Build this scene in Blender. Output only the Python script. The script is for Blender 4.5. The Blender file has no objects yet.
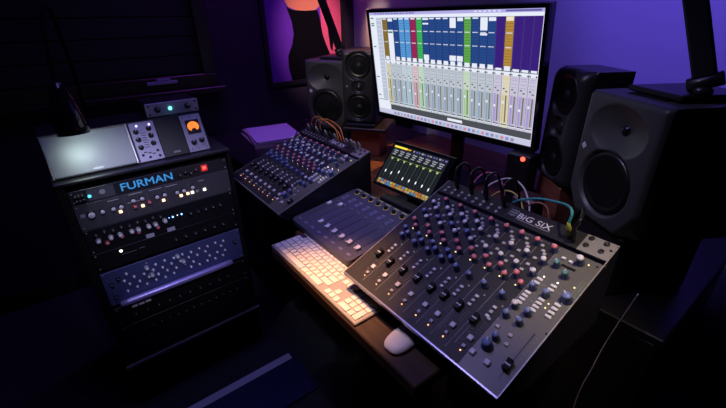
import bpy, math, random
from mathutils import Vector, Matrix, Euler
random.seed(7)
PI = math.pi
R = math.radians
scn = bpy.context.scene
C = scn.collection
H = 1.38                       # camera height above the floor

# ------------------------------------------------------------------ camera
cam_d = bpy.data.cameras.new('camera'); cam = bpy.data.objects.new('camera', cam_d); C.objects.link(cam)
cam_d.sensor_width = 36; cam_d.lens = 379.9 / 726 * 36; cam_d.clip_start = .02
cam.matrix_world = Matrix.Translation((0, 0, H)) @ Matrix.Rotation(R(53.11), 4, 'Z') @ Matrix.Rotation(PI/2 - R(26.23), 4, 'X') @ Matrix.Rotation(R(-1.04), 4, 'Z')
scn.camera = cam
# ------------------------------------------------------------------ world, exposure
w = bpy.data.worlds.new('night'); scn.world = w; w.use_nodes = True
w.node_tree.nodes['Background'].inputs[0].default_value = (.02, .018, .07, 1)
w.node_tree.nodes['Background'].inputs[1].default_value = .1
vs = scn.view_settings
vs.view_transform = 'Standard'; vs.look = 'None'; vs.gamma = 1; vs.use_curve_mapping = False; vs.exposure = 0

def aim(o, p, t):
    o.location = p
    o.rotation_euler = (Vector(t) - Vector(p)).to_track_quat('-Z', 'Y').to_euler()
def area(name, p, t, size, size_y, col, e, spread=180):
    d = bpy.data.lights.new(name, 'AREA'); d.shape = 'RECTANGLE'; d.size = size; d.size_y = size_y
    d.color = col; d.energy = e; d.spread = R(spread)
    o = bpy.data.objects.new(name, d); C.objects.link(o); aim(o, p, t); return o
def spot(name, p, t, ang, blend, col, e, rad=.03):
    d = bpy.data.lights.new(name, 'SPOT'); d.spot_size = R(ang); d.spot_blend = blend; d.color = col
    d.energy = e; d.shadow_soft_size = rad
    o = bpy.data.objects.new(name, d); C.objects.link(o); aim(o, p, t); return o
spot('wall_wash_light', (-.35, .70, 2.5), (-.52, 1.75, 1.50), 46, .9, (.17, .10, 1), 125, .1)
spot('purple_corner_light', (-1.2, .9, 2.45), (-2.05, .93, .76), 24, 1, (.42, .18, 1), 34)
area('left_wall_fill_light', (-2.15, 1.0, 2.5), (-2.4, 1.0, 1.3), .5, .1, (.40, .06, 1), 2.6, 120)  # added purple fill for the left wall, no fixture behind it
area('blue_ceiling_light', (-1.0, .3, 2.45), (-.95, .6, .8), 1.0, .6, (.26, .22, 1), 3.6, 130)
spot('controller_fill_light', (-1.0, .35, 2.3), (-.88, .62, .78), 17, 1, (.42, .36, 1), 22)  # unseen violet fill, put in to tint the controller
spot('keyboard_spot_light', (-.85, .30, 2.40), (-.67, .37, .76), 18, 1, (1, .47, .16), 260)
spot('mixer_spot_light', (.10, .55, 2.2), (-.225, .70, .88), 20, 1, (1, .78, .52), 60)
spot('desk_spot_light', (-1.45, 1.25, 2.35), (-1.36, 1.14, .75), 26, 1, (1, .46, .20), 95)
spot('mixer_top_light', (-.75, .1, 2.3), (-.62, .68, .85), 44, 1, (.76, .68, 1), 23)
spot('far_mixer_top_light', (-1.05, .0, 2.3), (-1.28, .70, .85), 32, 1, (.78, .70, 1), 28)
spot('speaker_spot_light', (-.95, -.1, 2.2), (-.38, .98, 1.14), 20, 1, (.9, .88, .98), 17)
spot('left_speaker_fill_light', (-.9, -.2, 1.9), (-1.6, 1.1, 1.12), 20, 1, (1, .90, .82), 34)  # added neutral fill on the left speaker fronts, no known lamp
spot('poster_fill_light', (-1.1, 1.2, 2.3), (-2.38, 1.42, 1.27), 24, 1, (1, .70, .80), 110)  # extra tight spot, added to brighten the poster alone
spot('panel_fill_light', (-1.85, .9, 2.3), (-2.14, 1.72, 1.33), 14, 1, (1, .66, .52), 80)  # added warm spot so the beige panel shows, source unseen
spot('rack_fill_light', (.1, .1, 2.0), (-1.36, .18, .76), 22, 1, (.66, .62, 1), 55)  # invented fill from the camera side, lifts the rack faces

# ------------------------------------------------------------------ materials
MATS = {}
def mat(name, col, rough=.5, metal=0, em=None, es=1, noise=.0, scale=40, bump=0, spec=.5, trans=0):
    if name in MATS: return MATS[name]
    m = bpy.data.materials.new(name); m.use_nodes = True; nt = m.node_tree
    b = nt.nodes['Principled BSDF']
    b.inputs['Base Color'].default_value = (*col, 1); b.inputs['Roughness'].default_value = rough
    b.inputs['Metallic'].default_value = metal; b.inputs['Specular IOR Level'].default_value = spec
    if em is not None:
        b.inputs['Emission Color'].default_value = (*em, 1); b.inputs['Emission Strength'].default_value = es
    if noise or bump:
        tc = nt.nodes.new('ShaderNodeTexCoord'); n = nt.nodes.new('ShaderNodeTexNoise')
        n.inputs['Scale'].default_value = scale; n.inputs['Detail'].default_value = 4
        nt.links.new(tc.outputs['Object'], n.inputs['Vector'])
        if noise:
            r = nt.nodes.new('ShaderNodeMapRange')
            r.inputs['To Min'].default_value = 1 - noise; r.inputs['To Max'].default_value = 1 + noise
            nt.links.new(n.outputs['Fac'], r.inputs['Value'])
            mx = nt.nodes.new('ShaderNodeVectorMath'); mx.operation = 'SCALE'; mx.inputs[0].default_value = col
            nt.links.new(r.outputs[0], mx.inputs['Scale']); nt.links.new(mx.outputs[0], b.inputs['Base Color'])
        if bump:
            bp = nt.nodes.new('ShaderNodeBump'); bp.inputs['Strength'].default_value = bump; bp.inputs['Distance'].default_value = .002
            nt.links.new(n.outputs['Fac'], bp.inputs['Height']); nt.links.new(bp.outputs[0], b.inputs['Normal'])
    MATS[name] = m; return m
def glow(name, col, s=1.0): return mat(name, (0, 0, 0), .4, em=col, es=s, spec=.1)
def wood(name, c1, c2, rough=.4, axis_scale=(1, 14, 14)):
    m = bpy.data.materials.new(name); m.use_nodes = True; nt = m.node_tree; b = nt.nodes['Principled BSDF']
    tc = nt.nodes.new('ShaderNodeTexCoord'); mp = nt.nodes.new('ShaderNodeMapping'); mp.inputs['Scale'].default_value = axis_scale
    n = nt.nodes.new('ShaderNodeTexNoise'); n.inputs['Scale'].default_value = 5; n.inputs['Detail'].default_value = 8
    cr = nt.nodes.new('ShaderNodeValToRGB'); cr.color_ramp.elements[0].position = .35; cr.color_ramp.elements[1].position = .7
    cr.color_ramp.elements[0].color = (*c1, 1); cr.color_ramp.elements[1].color = (*c2, 1)
    nt.links.new(tc.outputs['Object'], mp.inputs[0]); nt.links.new(mp.outputs[0], n.inputs['Vector'])
    nt.links.new(n.outputs['Fac'], cr.inputs[0]); nt.links.new(cr.outputs[0], b.inputs['Base Color']); b.inputs['Roughness'].default_value = rough
    return m
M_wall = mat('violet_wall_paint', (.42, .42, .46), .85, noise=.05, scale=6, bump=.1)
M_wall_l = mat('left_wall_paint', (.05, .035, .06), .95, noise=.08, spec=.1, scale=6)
M_ceil = mat('ceiling_paint', (.10, .10, .11), .9, noise=.05)
M_floor = mat('dark_carpet', (.022, .024, .034), .95, noise=.5, scale=220, bump=.6)
M_black = mat('black_plastic', (.012, .012, .014), .42, noise=.1, scale=90)
M_satin = mat('satin_black', (.02, .02, .022), .3, noise=.1)
M_gloss = mat('gloss_black', (.008, .008, .010), .08)
M_screen_off = mat('dark_inset', (.004, .004, .006), .35)
M_spk = mat('anthracite_speaker_paint', (.052, .053, .056), .42, noise=.12, scale=300, bump=.08)
M_spk2 = mat('black_speaker_paint', (.028, .028, .031), .36, noise=.1, scale=300, bump=.06)
M_cone = mat('speaker_cone', (.010, .010, .011), .6, noise=.1)
M_rubber = mat('rubber', (.008, .008, .009), .35)
M_white = mat('white_print', (.75, .75, .78), .5, noise=.03)
M_print = mat('grey_print', (.30, .30, .34), .5, noise=.03)
M_panel = mat('mixer_faceplate', (.024, .023, .026), .5, 0, noise=.12, scale=160, spec=.3)
M_alu = mat('brushed_aluminium', (.55, .55, .56), .3, .9, noise=.08, scale=200)
M_alu_d = mat('dull_aluminium', (.36, .35, .34), .42, .6, noise=.08, scale=200)
M_navy = mat('navy_knob_plastic', (.045, .065, .19), .3, noise=.05)
M_redcap = mat('red_cap', (.80, .20, .26), .35)
M_whitecap = mat('pale_cap', (.80, .78, .86), .35)
M_bluecap = mat('blue_cap', (.16, .22, .52), .35)
M_tealcap = mat('teal_cap', (.10, .28, .32), .35)
M_blackcap = mat('black_cap', (.02, .02, .025), .35)
M_btn = mat('pale_button', (.72, .72, .78), .4)
M_btng = mat('grey_button', (.45, .45, .52), .4)
M_wood = wood('warm_oak_desk', (.10, .035, .012), (.26, .11, .04), .38)
M_woodbox = wood('reddish_wood', (.16, .045, .03), (.30, .10, .06), .5)
M_frame = wood('dark_window_wood', (.010, .007, .006), (.03, .02, .016), .4, (8, 1, 1))
M_key = mat('white_key_plastic', (.80, .78, .76), .45)
M_keybase = mat('keyboard_aluminium', (.50, .48, .46), .4, .35, noise=.03)
LED = {k: glow('led_' + k, c, s) for k, (c, s) in dict(
    orange=((1, .42, .16), 2.5), green=((.35, 1, .25), 1.5), yellow=((1, .8, .35), 1.8), white=((1, .93, .8), 3), warm=((1, .62, .38), 2.5),
    red=((1, .05, .05), 5), blue=((.15, .35, 1), 6), teal=((.1, 1, .7), 6), dim=((.6, .6, .65), .35), violet=((.5, .45, 1), 4)).items()}

# ------------------------------------------------------------------ geometry kit
class G:
    def __init__(s): s.v = []; s.f = []; s.m = []; s.sm = []; s.mats = []
    def mi(s, m):
        if m not in s.mats: s.mats.append(m)
        return s.mats.index(m)
    def add(s, vs, fs, m, smooth=False, M=None):
        k = len(s.v); i = s.mi(m)
        s.v += [tuple((M @ Vector(v)) if M else v) for v in vs]
        for f in fs: s.f.append([a + k for a in f]); s.m.append(i); s.sm.append(smooth)
        return s
    def box(s, a, b, m, bev=0, M=None):
        x0, y0, z0 = a; x1, y1, z1 = b
        if not bev:
            vs = [(x0,y0,z0),(x1,y0,z0),(x1,y1,z0),(x0,y1,z0),(x0,y0,z1),(x1,y0,z1),(x1,y1,z1),(x0,y1,z1)]
            return s.add(vs, [(0,3,2,1),(4,5,6,7),(0,1,5,4),(1,2,6,5),(2,3,7,6),(3,0,4,7)], m, M=M)
        # bevelled box: three inset shells
        c = bev; vs = []; fs = []
        def corner(sx, sy, sz):
            x = x1 if sx else x0; y = y1 if sy else y0; z = z1 if sz else z0
            dx = -c if sx else c; dy = -c if sy else c; dz = -c if sz else c
            k = len(vs); vs.extend([(x, y+dy, z+dz), (x+dx, y, z+dz), (x+dx, y+dy, z)]); return k
        K = {(i, j, l): corner(i, j, l) for i in (0, 1) for j in (0, 1) for l in (0, 1)}
        for i in (0, 1):
            q = [K[(i,0,0)], K[(i,1,0)], K[(i,1,1)], K[(i,0,1)]]; fs.append(q if i else q[::-1])
            q = [K[(0,i,0)]+1, K[(0,i,1)]+1, K[(1,i,1)]+1, K[(1,i,0)]+1]; fs.append(q if i else q[::-1])
            q = [K[(0,0,i)]+2, K[(1,0,i)]+2, K[(1,1,i)]+2, K[(0,1,i)]+2]; fs.append(q if i else q[::-1])
        for a_ in (0, 1):
            for b_ in (0, 1):
                fs.append([K[(a_,b_,0)], K[(a_,b_,1)], K[(a_,b_,1)]+1, K[(a_,b_,0)]+1])
                fs.append([K[(a_,0,b_)], K[(a_,1,b_)], K[(a_,1,b_)]+2, K[(a_,0,b_)]+2])
                fs.append([K[(0,a_,b_)]+1, K[(1,a_,b_)]+1, K[(1,a_,b_)]+2, K[(0,a_,b_)]+2])
        for k in K.values(): fs.append([k, k+1, k+2])
        return s.add(vs, fs, m, M=M)
    def lathe(s, prof, m, n=24, M=None, smooth=True, mats=None):
        # prof: list of (radius, z)
        vs = [(r*math.cos(2*PI*i/n), r*math.sin(2*PI*i/n), z) for r, z in prof for i in range(n)]
        for j in range(len(prof)-1):
            pass
        k = len(s.v); s.v += [tuple((M @ Vector(v)) if M else v) for v in vs]
        for j in range(len(prof)-1):
            mm = s.mi(mats[j] if mats else m)
            for i in range(n):
                i2 = (i+1) % n
                s.f.append([k+j*n+i, k+j*n+i2, k+(j+1)*n+i2, k+(j+1)*n+i]); s.m.append(mm); s.sm.append(smooth)
        if prof[-1][0] > 1e-6: s.f.append([k+(len(prof)-1)*n+i for i in range(n)]); s.m.append(s.mi(mats[-1] if mats else m)); s.sm.append(False)
        if prof[0][0] > 1e-6: s.f.append([k+i for i in range(n)][::-1]); s.m.append(s.mi(mats[0] if mats else m)); s.sm.append(False)
        return s
    def cyl(s, c, r, h, m, n=16, M=None):
        T = Matrix.Translation(c); return s.lathe([(r, 0), (r, h)], m, n, (M @ T) if M else T, smooth=True)
    def rect(s, x0, y0, x1, y1, z, m, M=None): return s.add([(x0,y0,z),(x1,y0,z),(x1,y1,z),(x0,y1,z)], [(0,1,2,3)], m, M=M)
    def prism(s, poly, a, b, m, axis='x', M=None):
        # poly of 2D points extruded along axis from a to b
        def P(p, t):
            return {'x': (t, p[0], p[1]), 'y': (p[0], t, p[1]), 'z': (p[0], p[1], t)}[axis]
        n = len(poly); vs = [P(p, a) for p in poly] + [P(p, b) for p in poly]
        return s.add(vs, [list(range(n))[::-1], list(range(n, 2*n))] + [[i, (i+1) % n, n+(i+1) % n, n+i] for i in range(n)], m, M=M)
    def tube(s, pts, r, m, n=8, M=None, sub=6):
        P = [Vector(p) for p in pts]; Q = []
        if len(P) > 2 and sub > 1:
            for i in range(len(P)-1):
                p0 = P[max(i-1, 0)]; p1 = P[i]; p2 = P[i+1]; p3 = P[min(i+2, len(P)-1)]
                for k in range(sub):
                    t = k/sub
                    Q.append(.5*((2*p1)+(p2-p0)*t+(2*p0-5*p1+4*p2-p3)*t*t+(3*p1-p0-3*p2+p3)*t**3))
            Q.append(P[-1])
        else: Q = P
        vs = []; fs = []; up = None
        for i, q in enumerate(Q):
            d = (Q[min(i+1, len(Q)-1)] - Q[max(i-1, 0)]).normalized()
            if up is None: up = Vector((0, 0, 1)) if abs(d.z) < .9 else Vector((1, 0, 0))
            a = d.cross(up).normalized(); up = a.cross(d)
            for k in range(n):
                t = 2*PI*k/n; vs.append(tuple(q + a*math.cos(t)*r + up*math.sin(t)*r))
        for i in range(len(Q)-1):
            for k in range(n):
                k2 = (k+1) % n; fs.append([i*n+k, i*n+k2, (i+1)*n+k2, (i+1)*n+k])
        fs.append(list(range(n))[::-1]); fs.append([(len(Q)-1)*n+k for k in range(n)])
        return s.add(vs, fs, m, smooth=True, M=M)
    def mesh(s, name):
        me = bpy.data.meshes.new(name); me.from_pydata(s.v, [], s.f)
        for m in s.mats: me.materials.append(m)
        me.polygons.foreach_set('material_index', s.m); me.polygons.foreach_set('use_smooth', s.sm); me.update()
        return me
    def build(s, name, parent=None, loc=None, rot=None): return place(name, s.mesh(name), parent, loc, rot)
def place(name, me, parent=None, loc=None, rot=None):
    o = bpy.data.objects.new(name, me); C.objects.link(o); o.parent = parent
    if loc is not None: o.location = loc
    if rot is not None: o.rotation_euler = rot
    return o
def tag(o, label, cat, group=None, kind=None):
    o['label'] = label
    if cat: o['category'] = cat
    if group: o['group'] = group
    if kind: o['kind'] = kind
    return o
def thing(name, loc, rot, label, cat, group=None):
    o = bpy.data.objects.new(name, None); C.objects.link(o); o.empty_display_size = .05
    o.location = loc; o.rotation_euler = rot
    return tag(o, label, cat, group)
def struct(o): o['kind'] = 'structure'; return o
def text_geo(g, s, x0, y0, w_, h_, z, m, M=None, bold=0.0):
    cu = bpy.data.curves.new('t', 'FONT'); cu.body = s; cu.resolution_u = 3; cu.offset = bold
    o = bpy.data.objects.new('t', cu); C.objects.link(o)
    bpy.context.view_layer.update()
    me = bpy.data.meshes.new_from_object(o.evaluated_get(bpy.context.evaluated_depsgraph_get()))
    xs = [v.co.x for v in me.vertices]; ys = [v.co.y for v in me.vertices]
    ax, ay = min(xs), min(ys); sx = w_/(max(xs)-ax); sy = h_/(max(ys)-ay)
    g.add([(x0+(v.co.x-ax)*sx, y0+(v.co.y-ay)*sy, z) for v in me.vertices], [list(p.vertices) for p in me.polygons], m, M=M)
    bpy.data.objects.remove(o); bpy.data.curves.remove(cu); bpy.data.meshes.remove(me)

# ------------------------------------------------------------------ the room
X0, X1, Y0, Y1, ZC = -2.4, 1.5, -1.6, 1.75, 2.6
def slab(name, a, b, m): return struct(G().box(a, b, m).build(name))
slab('floor', (X0-.1, Y0-.1, -.1), (X1+.1, Y1+.1, 0), M_floor)
slab('ceiling', (X0-.1, Y0-.1, ZC), (X1+.1, Y1+.1, ZC+.1), M_ceil)
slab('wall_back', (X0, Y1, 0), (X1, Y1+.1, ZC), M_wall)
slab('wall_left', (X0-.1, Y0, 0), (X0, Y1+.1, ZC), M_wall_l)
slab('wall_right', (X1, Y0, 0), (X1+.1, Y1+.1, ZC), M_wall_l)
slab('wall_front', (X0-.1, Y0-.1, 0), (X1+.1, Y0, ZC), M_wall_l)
struct(G().box((X0+.012, Y1-.015, 0), (X1, Y1, .09), M_frame).build('baseboard_back'))
struct(G().box((X0, Y0, 0), (X0+.012, Y1, .09), M_frame).build('baseboard_left'))
# window with dark wooden frame and closed slats on the left wall
g = G(); wy0, wy1, wz0, wz1 = -.75, .72, H-.345, 2.25; t = .07
for a, b in [((X0, wy0, wz0), (X0+.05, wy1, wz0+t)), ((X0, wy0, wz1-t), (X0+.05, wy1, wz1)),
             ((X0, wy0, wz0+t), (X0+.05, wy0+t, wz1-t)), ((X0, wy1-t, wz0+t), (X0+.05, wy1, wz1-t))]: g.box(a, b, M_frame, .004)
g.box((X0, wy0-.03, wz0-.03), (X0+.10, wy1+.03, wz0), M_frame, .004)
win = struct(g.build('window_1'))
g = G(); z = wz0+t+.01
while z < wz1-t-.05:
    g.box((X0+.012, wy0+t, z), (X0+.02, wy1-t, z+.088), mat('dark_blind', (.012, .011, .014), .7), .001); z += .095
struct(g.build('window_slats', win))
g = G().box((X0+.052, .35, wz0+.035), (X0+.062, .50, wz0+.052), mat('pale_label', (.35, .34, .5), .5), .002)
g.box((X0+.052, .40, wz0+.054), (X0+.060, .47, wz0+.064), mat('pale_label', (.35, .34, .5), .5), .002)
g.build('window_latch', win)

# ------------------------------------------------------------------ desk
DZ = .75
g = G()
d = thing('studio_desk', (-1.1, 1.0, 0), (0, 0, 0), 'long warm wooden studio desk under the mixers and the speakers', 'desk')
def L(x, y, z): return (x+1.1, y-1.0, z)
G().prism([(x+1.1, y-1.0) for x, y in [(-1.52, .62), (-1.0, .62), (-1.0, .47), (-.245, .47), (-.245, .86), (-.45, .86), (-.45, 1.66), (-1.52, 1.66)]], DZ-.035, DZ, M_wood, 'z').build('desktop', d)
G().box(L(-.962, .366, DZ-.032), L(-.335, .469, DZ), wood('walnut_ledge', (.035, .018, .010), (.075, .038, .018), .5), .003).build('front_ledge', d)
for x in (-1.46, -.50):
    for y in (.68, 1.55): G().box(L(x-.03, y-.03, 0), L(x+.03, y+.03, DZ-.035), M_satin, .003).build('leg', d)
G().box(L(-1.43, 1.54, .35), L(-.53, 1.56, .65), M_satin).build('back_panel', d)
d = thing('side_cabinet', (-1.95, 1.1, 0), (0, 0, 0), 'black low cabinet left of the wooden desk, under the papers and left speakers', 'cabinet')
G().box((-.42, -.50, .06), (.42, .52, DZ-.02), M_satin, .003).build('body', d)
G().box((-.43, -.52, DZ-.02), (.425, .53, DZ), M_satin, .003).build('top', d)
G().box((-.40, -.48, 0), (.40, .50, .06), M_black).build('plinth', d)
for k in range(2):
    dr = G().box((-.41+.41*k, -.512, .08), (.41*k-.005, -.50, DZ-.03), M_black, .003).build('door', d)
    G().box((-.03+.02*0+(.41*k-.02 if k == 0 else .04), -.503, .40), (-.02+(.41*k-.02 if k == 0 else .04), -.512, .55), M_alu_d, .001).build('handle', dr)

d = thing('speaker_pedestal', (-.26, 1.2, 0), (0, 0, 0), 'black floor pedestal at the right end of the desk, under the right speakers', 'pedestal')
G().box((-.188, -.338, .05), (.16, .30, DZ-.02), M_rubber, .003).build('body', d)
G().box((-.189, -.339, DZ-.02), (.17, .31, DZ), M_rubber, .003).build('top', d)
# ------------------------------------------------------------------ knobs and other small controls
def knob_mesh(r, h, body, cap, n=14):
    g = G(); g.lathe([(r*1.15, 0), (r*1.15, h*.12), (r, h*.2), (r*.90, h*.70), (r*.88, h*.76)], body, n)
    g.lathe([(r*.88, h*.76), (r*.86, h*.95), (r*.74, h*1.05), (0, h*1.08)], cap, n)
    g.box((-r*.09, r*.2, h*1.0), (r*.09, r*.92, h*1.09), M_white)
    return g.mesh('knob')
KN = {c: knob_mesh(.0068, .0175, M_navy, m) for c, m in dict(red=M_redcap, white=M_whitecap, blue=M_bluecap, teal=M_tealcap).items()}
KN['bigblue'] = knob_mesh(.0100, .018, M_navy, M_bluecap); KN['bigwhite'] = knob_mesh(.0080, .020, M_navy, M_whitecap)
KN['black'] = knob_mesh(.0060, .012, M_blackcap, M_blackcap)
def button_mesh(w_, d_, h_, m): return G().box((-w_/2, -d_/2, 0), (w_/2, d_/2, h_), m, min(w_, d_)*.14).mesh('button')
BT = dict(sq=button_mesh(.0115, .0115, .006, M_btn), sm=button_mesh(.008, .007, .004, M_btng), pale=button_mesh(.0085, .0065, .0045, M_btn), wide=button_mesh(.012, .0065, .004, M_btn))
def led_mesh(m, r=.0016): return G().lathe([(r, 0), (r, .001), (r*.6, .002), (0, .0024)], m, 8).mesh('indicator_light')
LM = {k: led_mesh(m) for k, m in LED.items()}
def fader_mesh(w_, d_, h_, body, line):
    g = G(); g.prism([(-d_/2, 0), (d_/2, 0), (d_/2, h_), (d_*.12, h_*.72), (-d_*.12, h_*.72), (-d_/2, h_)], -w_/2, w_/2, body, 'x')
    g.box((-w_/2*.98, -d_*.05, h_*.72), (w_/2*.98, d_*.05, h_*.76), line); g.box((-.001, -.004, -.006), (.001, .004, 0), body)
    return g.mesh('fader_cap')
FD = fader_mesh(.011, .021, .013, M_blackcap, M_white)

# ------------------------------------------------------------------ analogue mixer
def make_mixer(name, p, tilt, sc, label):
    t = thing(name, p, (R(tilt), 0, 0), label, 'mixing console', 'analogue mixing consoles'); t.scale = (sc, sc, sc)
    W = .447; ct, st = math.cos(R(tilt)), math.sin(R(tilt))
    bot = (p[2] - DZ - .004)/sc
    def wp(y, z): return (y*ct + z*st, -y*st + z*ct)          # level frame -> panel frame
    back = .400*ct; 
    prof = [(0, -.002), (.340, -.002), (.341, -.010), (.349, -.010), (.350, -.002), (.400, -.002), wp(back+.004, -bot), wp(.10, -bot), wp(.022, -.032), (.003, -.028)]
    G().prism(prof[::-1], 0, W, mat('mixer_body', (.014, .014, .03), .45, noise=.1), 'x').build('body', t)
    g = G(); g.box((.002, .001, -.002), (.3605, .3395, 0), M_panel); g.box((.3605, .001, -.002), (W-.002, .3395, .0002), mat('mixer_master_lit_faceplate', (.12, .118, .11), .4, .1, noise=.1, scale=160))  # paler right section: the lamp's light is put into its colour
    g.box((W-.0022, .0, -.006), (W, .400, .0014), M_alu_d); g.box((0, 0, -.006), (.0022, .400, .0014), M_alu_d)
    g.build('faceplate', t)
    G().box((0, -.004, -.012), (W, .001, .0012), mat('edge_aluminium', (.40, .40, .46), .3, .7), .001).build('front_trim', t)
    g = G(); g.box((.002, .3505, -.002), (.385, .3995, .0015), M_black); g.box((.3855, .3505, -.002), (W-.0025, .3995, .0018), M_alu_d)
    g.build('connector_panel', t)
    # printing on the panel
    g = G(); z = .0004
    B = [.0155, .062, .109, .155, .202, .242, .281, .320, .3600]
    for x in B[1:]: g.rect(x-.0004, .012, x+.0004, .336, z, M_print)
    for y in (.335,): g.rect(.01, y-.0003, .36, y+.0003, z, M_print)
    F = [.0369, .0811, .1253, .1685, .2117, .2469, .2864, .3292]
    for x in F:
        for k in range(11): g.rect(x+.005, .034+k*.0098, x+.0085, .0344+k*.0098, z, M_print)
        for k in range(5): g.rect(x+.016, .072+k*.0065, x+.026, .0725+k*.0065, z, mat('olive_print', (.20, .22, .10), .5))
    for y in (.235, .19): g.rect(.365, y-.0003, .42, y+.0003, z, M_print)
    for k in range(11): g.rect(.434, .03+k*.0098, .438, .0304+k*.0098, z, M_print)
    # knob collars
    g.build('panel_print', t)
    g = G()
    g.rect(-.0011, .030, .0011, .140, 0, M_screen_off); sl = g.mesh('fader_slot')
    for x in F: place('fader_slot', sl, t, (x, 0, .0005))
    place('fader_slot', sl, t, (.428, -.005, .0007))
    caps = [.093, .088, .0905, .0945, .093, .096, .0955, .0905]
    for x, y in zip(F, caps): place('fader_cap', FD, t, (x, y, .001))
    place('fader_cap', FD, t, (.428, .054, .0012))
    for i, x in enumerate(F):
        mono = i < 4
        gx = [.0577, .1058, .1524, .199, .241, .280, .3175, .355][i]
        lx = gx - .0225
        P = [('red', gx, .323), ('white', gx, .283), ('white', gx-.001, .2465), ('red', gx-.003, .208), ('red', lx, .224), ('blue', x+.0095, .166)]
        if mono: P += [('white', lx, .299), ('blue', lx, .261), ('blue', lx+.001, .190), ('blue', gx-.003, .178)]
        for c, px, py in P: place('knob', KN[c], t, (px, py, 0), (0, 0, R(random.uniform(-120, 120))))
        for px, py in [(lx-.004, .322), (lx+.005, .310), (gx-.011, .303)]+([(lx, .281), (gx-.006, .265)] if mono else [(lx, .262), (lx+.002, .284), (lx-.003, .244)]):
            place('button', BT['sm'], t, (px, py, 0))
        bx = x + .0175
        place('button', BT['sq'], t, (bx, .055, 0)); place('button', BT['sm'], t, (bx, .0352, 0))
        place('indicator_light', LM['orange'], t, (bx, .0248, 0))
        for k, (dx, y) in enumerate([(.013, .112), (.013, .124), (.013, .136)]): place('button', BT['pale' if k != 1 else 'sm'], t, (x+dx, y, 0))
        place('indicator_light', LM['yellow' if i % 2 else 'green'], t, (lx+.011, .212, 0)); place('indicator_light', LM['yellow'], t, (lx+.009, .2045, 0))
        place('indicator_light', LM['dim'], t, (x+.022, .148, 0))
    place('knob', KN['bigblue'], t, (.379, .062, 0), (0, 0, .3)); 
    for c, x, y in [('blue', .382, .084), ('blue', .369, .1345), ('white', .3698, .1615), ('blue', .3965, .1355), ('blue', .3967, .161), ('blue', .372, .2165), ('blue', .400, .216),
                    ('teal', .3785, .2895), ('teal', .4045, .2745), ('bigwhite', .409, .3205), ('bigblue', .433, .229)]: place('knob', KN[c], t, (x, y, 0), (0, 0, random.uniform(-1.5, 1.5)))
    for x, y in [(.3662, .036), (.398, .0365)]: place('button', BT['sq'], t, (x, y, 0))
    for x, y in [(.348, .109), (.370, .106), (.398, .105), (.403, .086)]: place('button', BT['sm'], t, (x, y, 0))
    for k in range(4):
        for x in (.3705, .3990): place('button', BT['wide'], t, (x, .174+k*.0095, 0))
    for k in range(4): place('button', BT['wide'], t, (.371+(k % 2)*.029, .232+(k//2)*.0105, 0))
    for k in range(4): place('button', BT['wide'], t, (.427, .178+k*.0105, 0))
    for x, y in [(.3797, .314), (.3953, .313)]: place('button', BT['pale'], t, (x, y, 0))
    for c, x, y in [('yellow', .424, .3253), ('yellow', .4300, .262), ('white', .3738, .2534), ('white', .4013, .2544), ('yellow', .4309, .2192), ('yellow', .413, .192), ('yellow', .413, .203)]:
        place('indicator_light', LM[c], t, (x, y, .0002))
    g = G(); g.box((.4335, .2415, 0), (.4460, .2825, .0012), mat('meter_bezel', (.2, .2, .19), .4)); g.rect(.4350, .2430, .4445, .2810, .0014, mat('meter_window', (.10, .12, .09), .25)); 
    for k in range(12): g.rect(.4365, .245+k*.003, .4430, .2458+k*.003, .0016, M_print)
    g.build('level_meter', t)
    G().box((.384, .296, 0), (.412, .3015, .001), M_screen_off).build('display_strip', t)
    g = G()
    for x, y in [(.438, .3295), (.4425, .147), (.395, .3685)]: g.lathe([(.0024, 0), (.0022, .0012), (0, .0014)], M_black, 8, Matrix.Translation((x, y, .0015 if y > .35 else 0)))
    g.build('screws', t)
    for x, y in [(.396, .3686), (.3965, .391), (.426, .3680), (.426, .391)]:
        G().lathe([(.0058, 0), (.0058, .0022), (.0036, .0024), (.0034, -.002), (0, -.002)], M_black, 12, Matrix.Translation((x, y, .0018))).build('jack_socket', t)
    G().lathe([(.0030, 0), (.003, .001), (0, .0012)], M_black, 8, Matrix.Translation((.4395, .379, .0018))).build('panel_screw', t)
    for k in range(8):
        x = .02 + k*.0235
        for yy in (.360, .374): G().lathe([(.0045, 0), (.0045, .0016), (.0028, .0017), (0, .0008)], M_alu_d, 10, Matrix.Translation((x, yy, .0015))).build('jack_socket', t)
    g = G(); text_geo(g, 'BiG SiX', .236, .3665, .083, .0175, .0021, M_white, bold=.01)
    for k, s_ in enumerate(['solid', 'state', 'logic']): text_geo(g, s_, .2125, .3835-k*.0085, .019, .0058, .0021, M_white)
    g.rect(.236, .3625, .319, .3632, .0021, M_white); g.rect(.209, .3585, .2093, .398, .0021, M_print); g.rect(.3345, .3585, .3348, .398, .0021, M_print)
    g.build('lettering', t)
    return t
make_mixer('analog_mixer', (-.652, .427, H-.570), 21.5, 1.0, 'large analogue mixer in the right foreground, with its rear jacks patched to coloured cables')
make_mixer('analog_mixer', (-1.489, .442, H-.573), 19.3, 1.0, 'farther analogue mixer left of the fader controller, beside the stacked papers')

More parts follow.
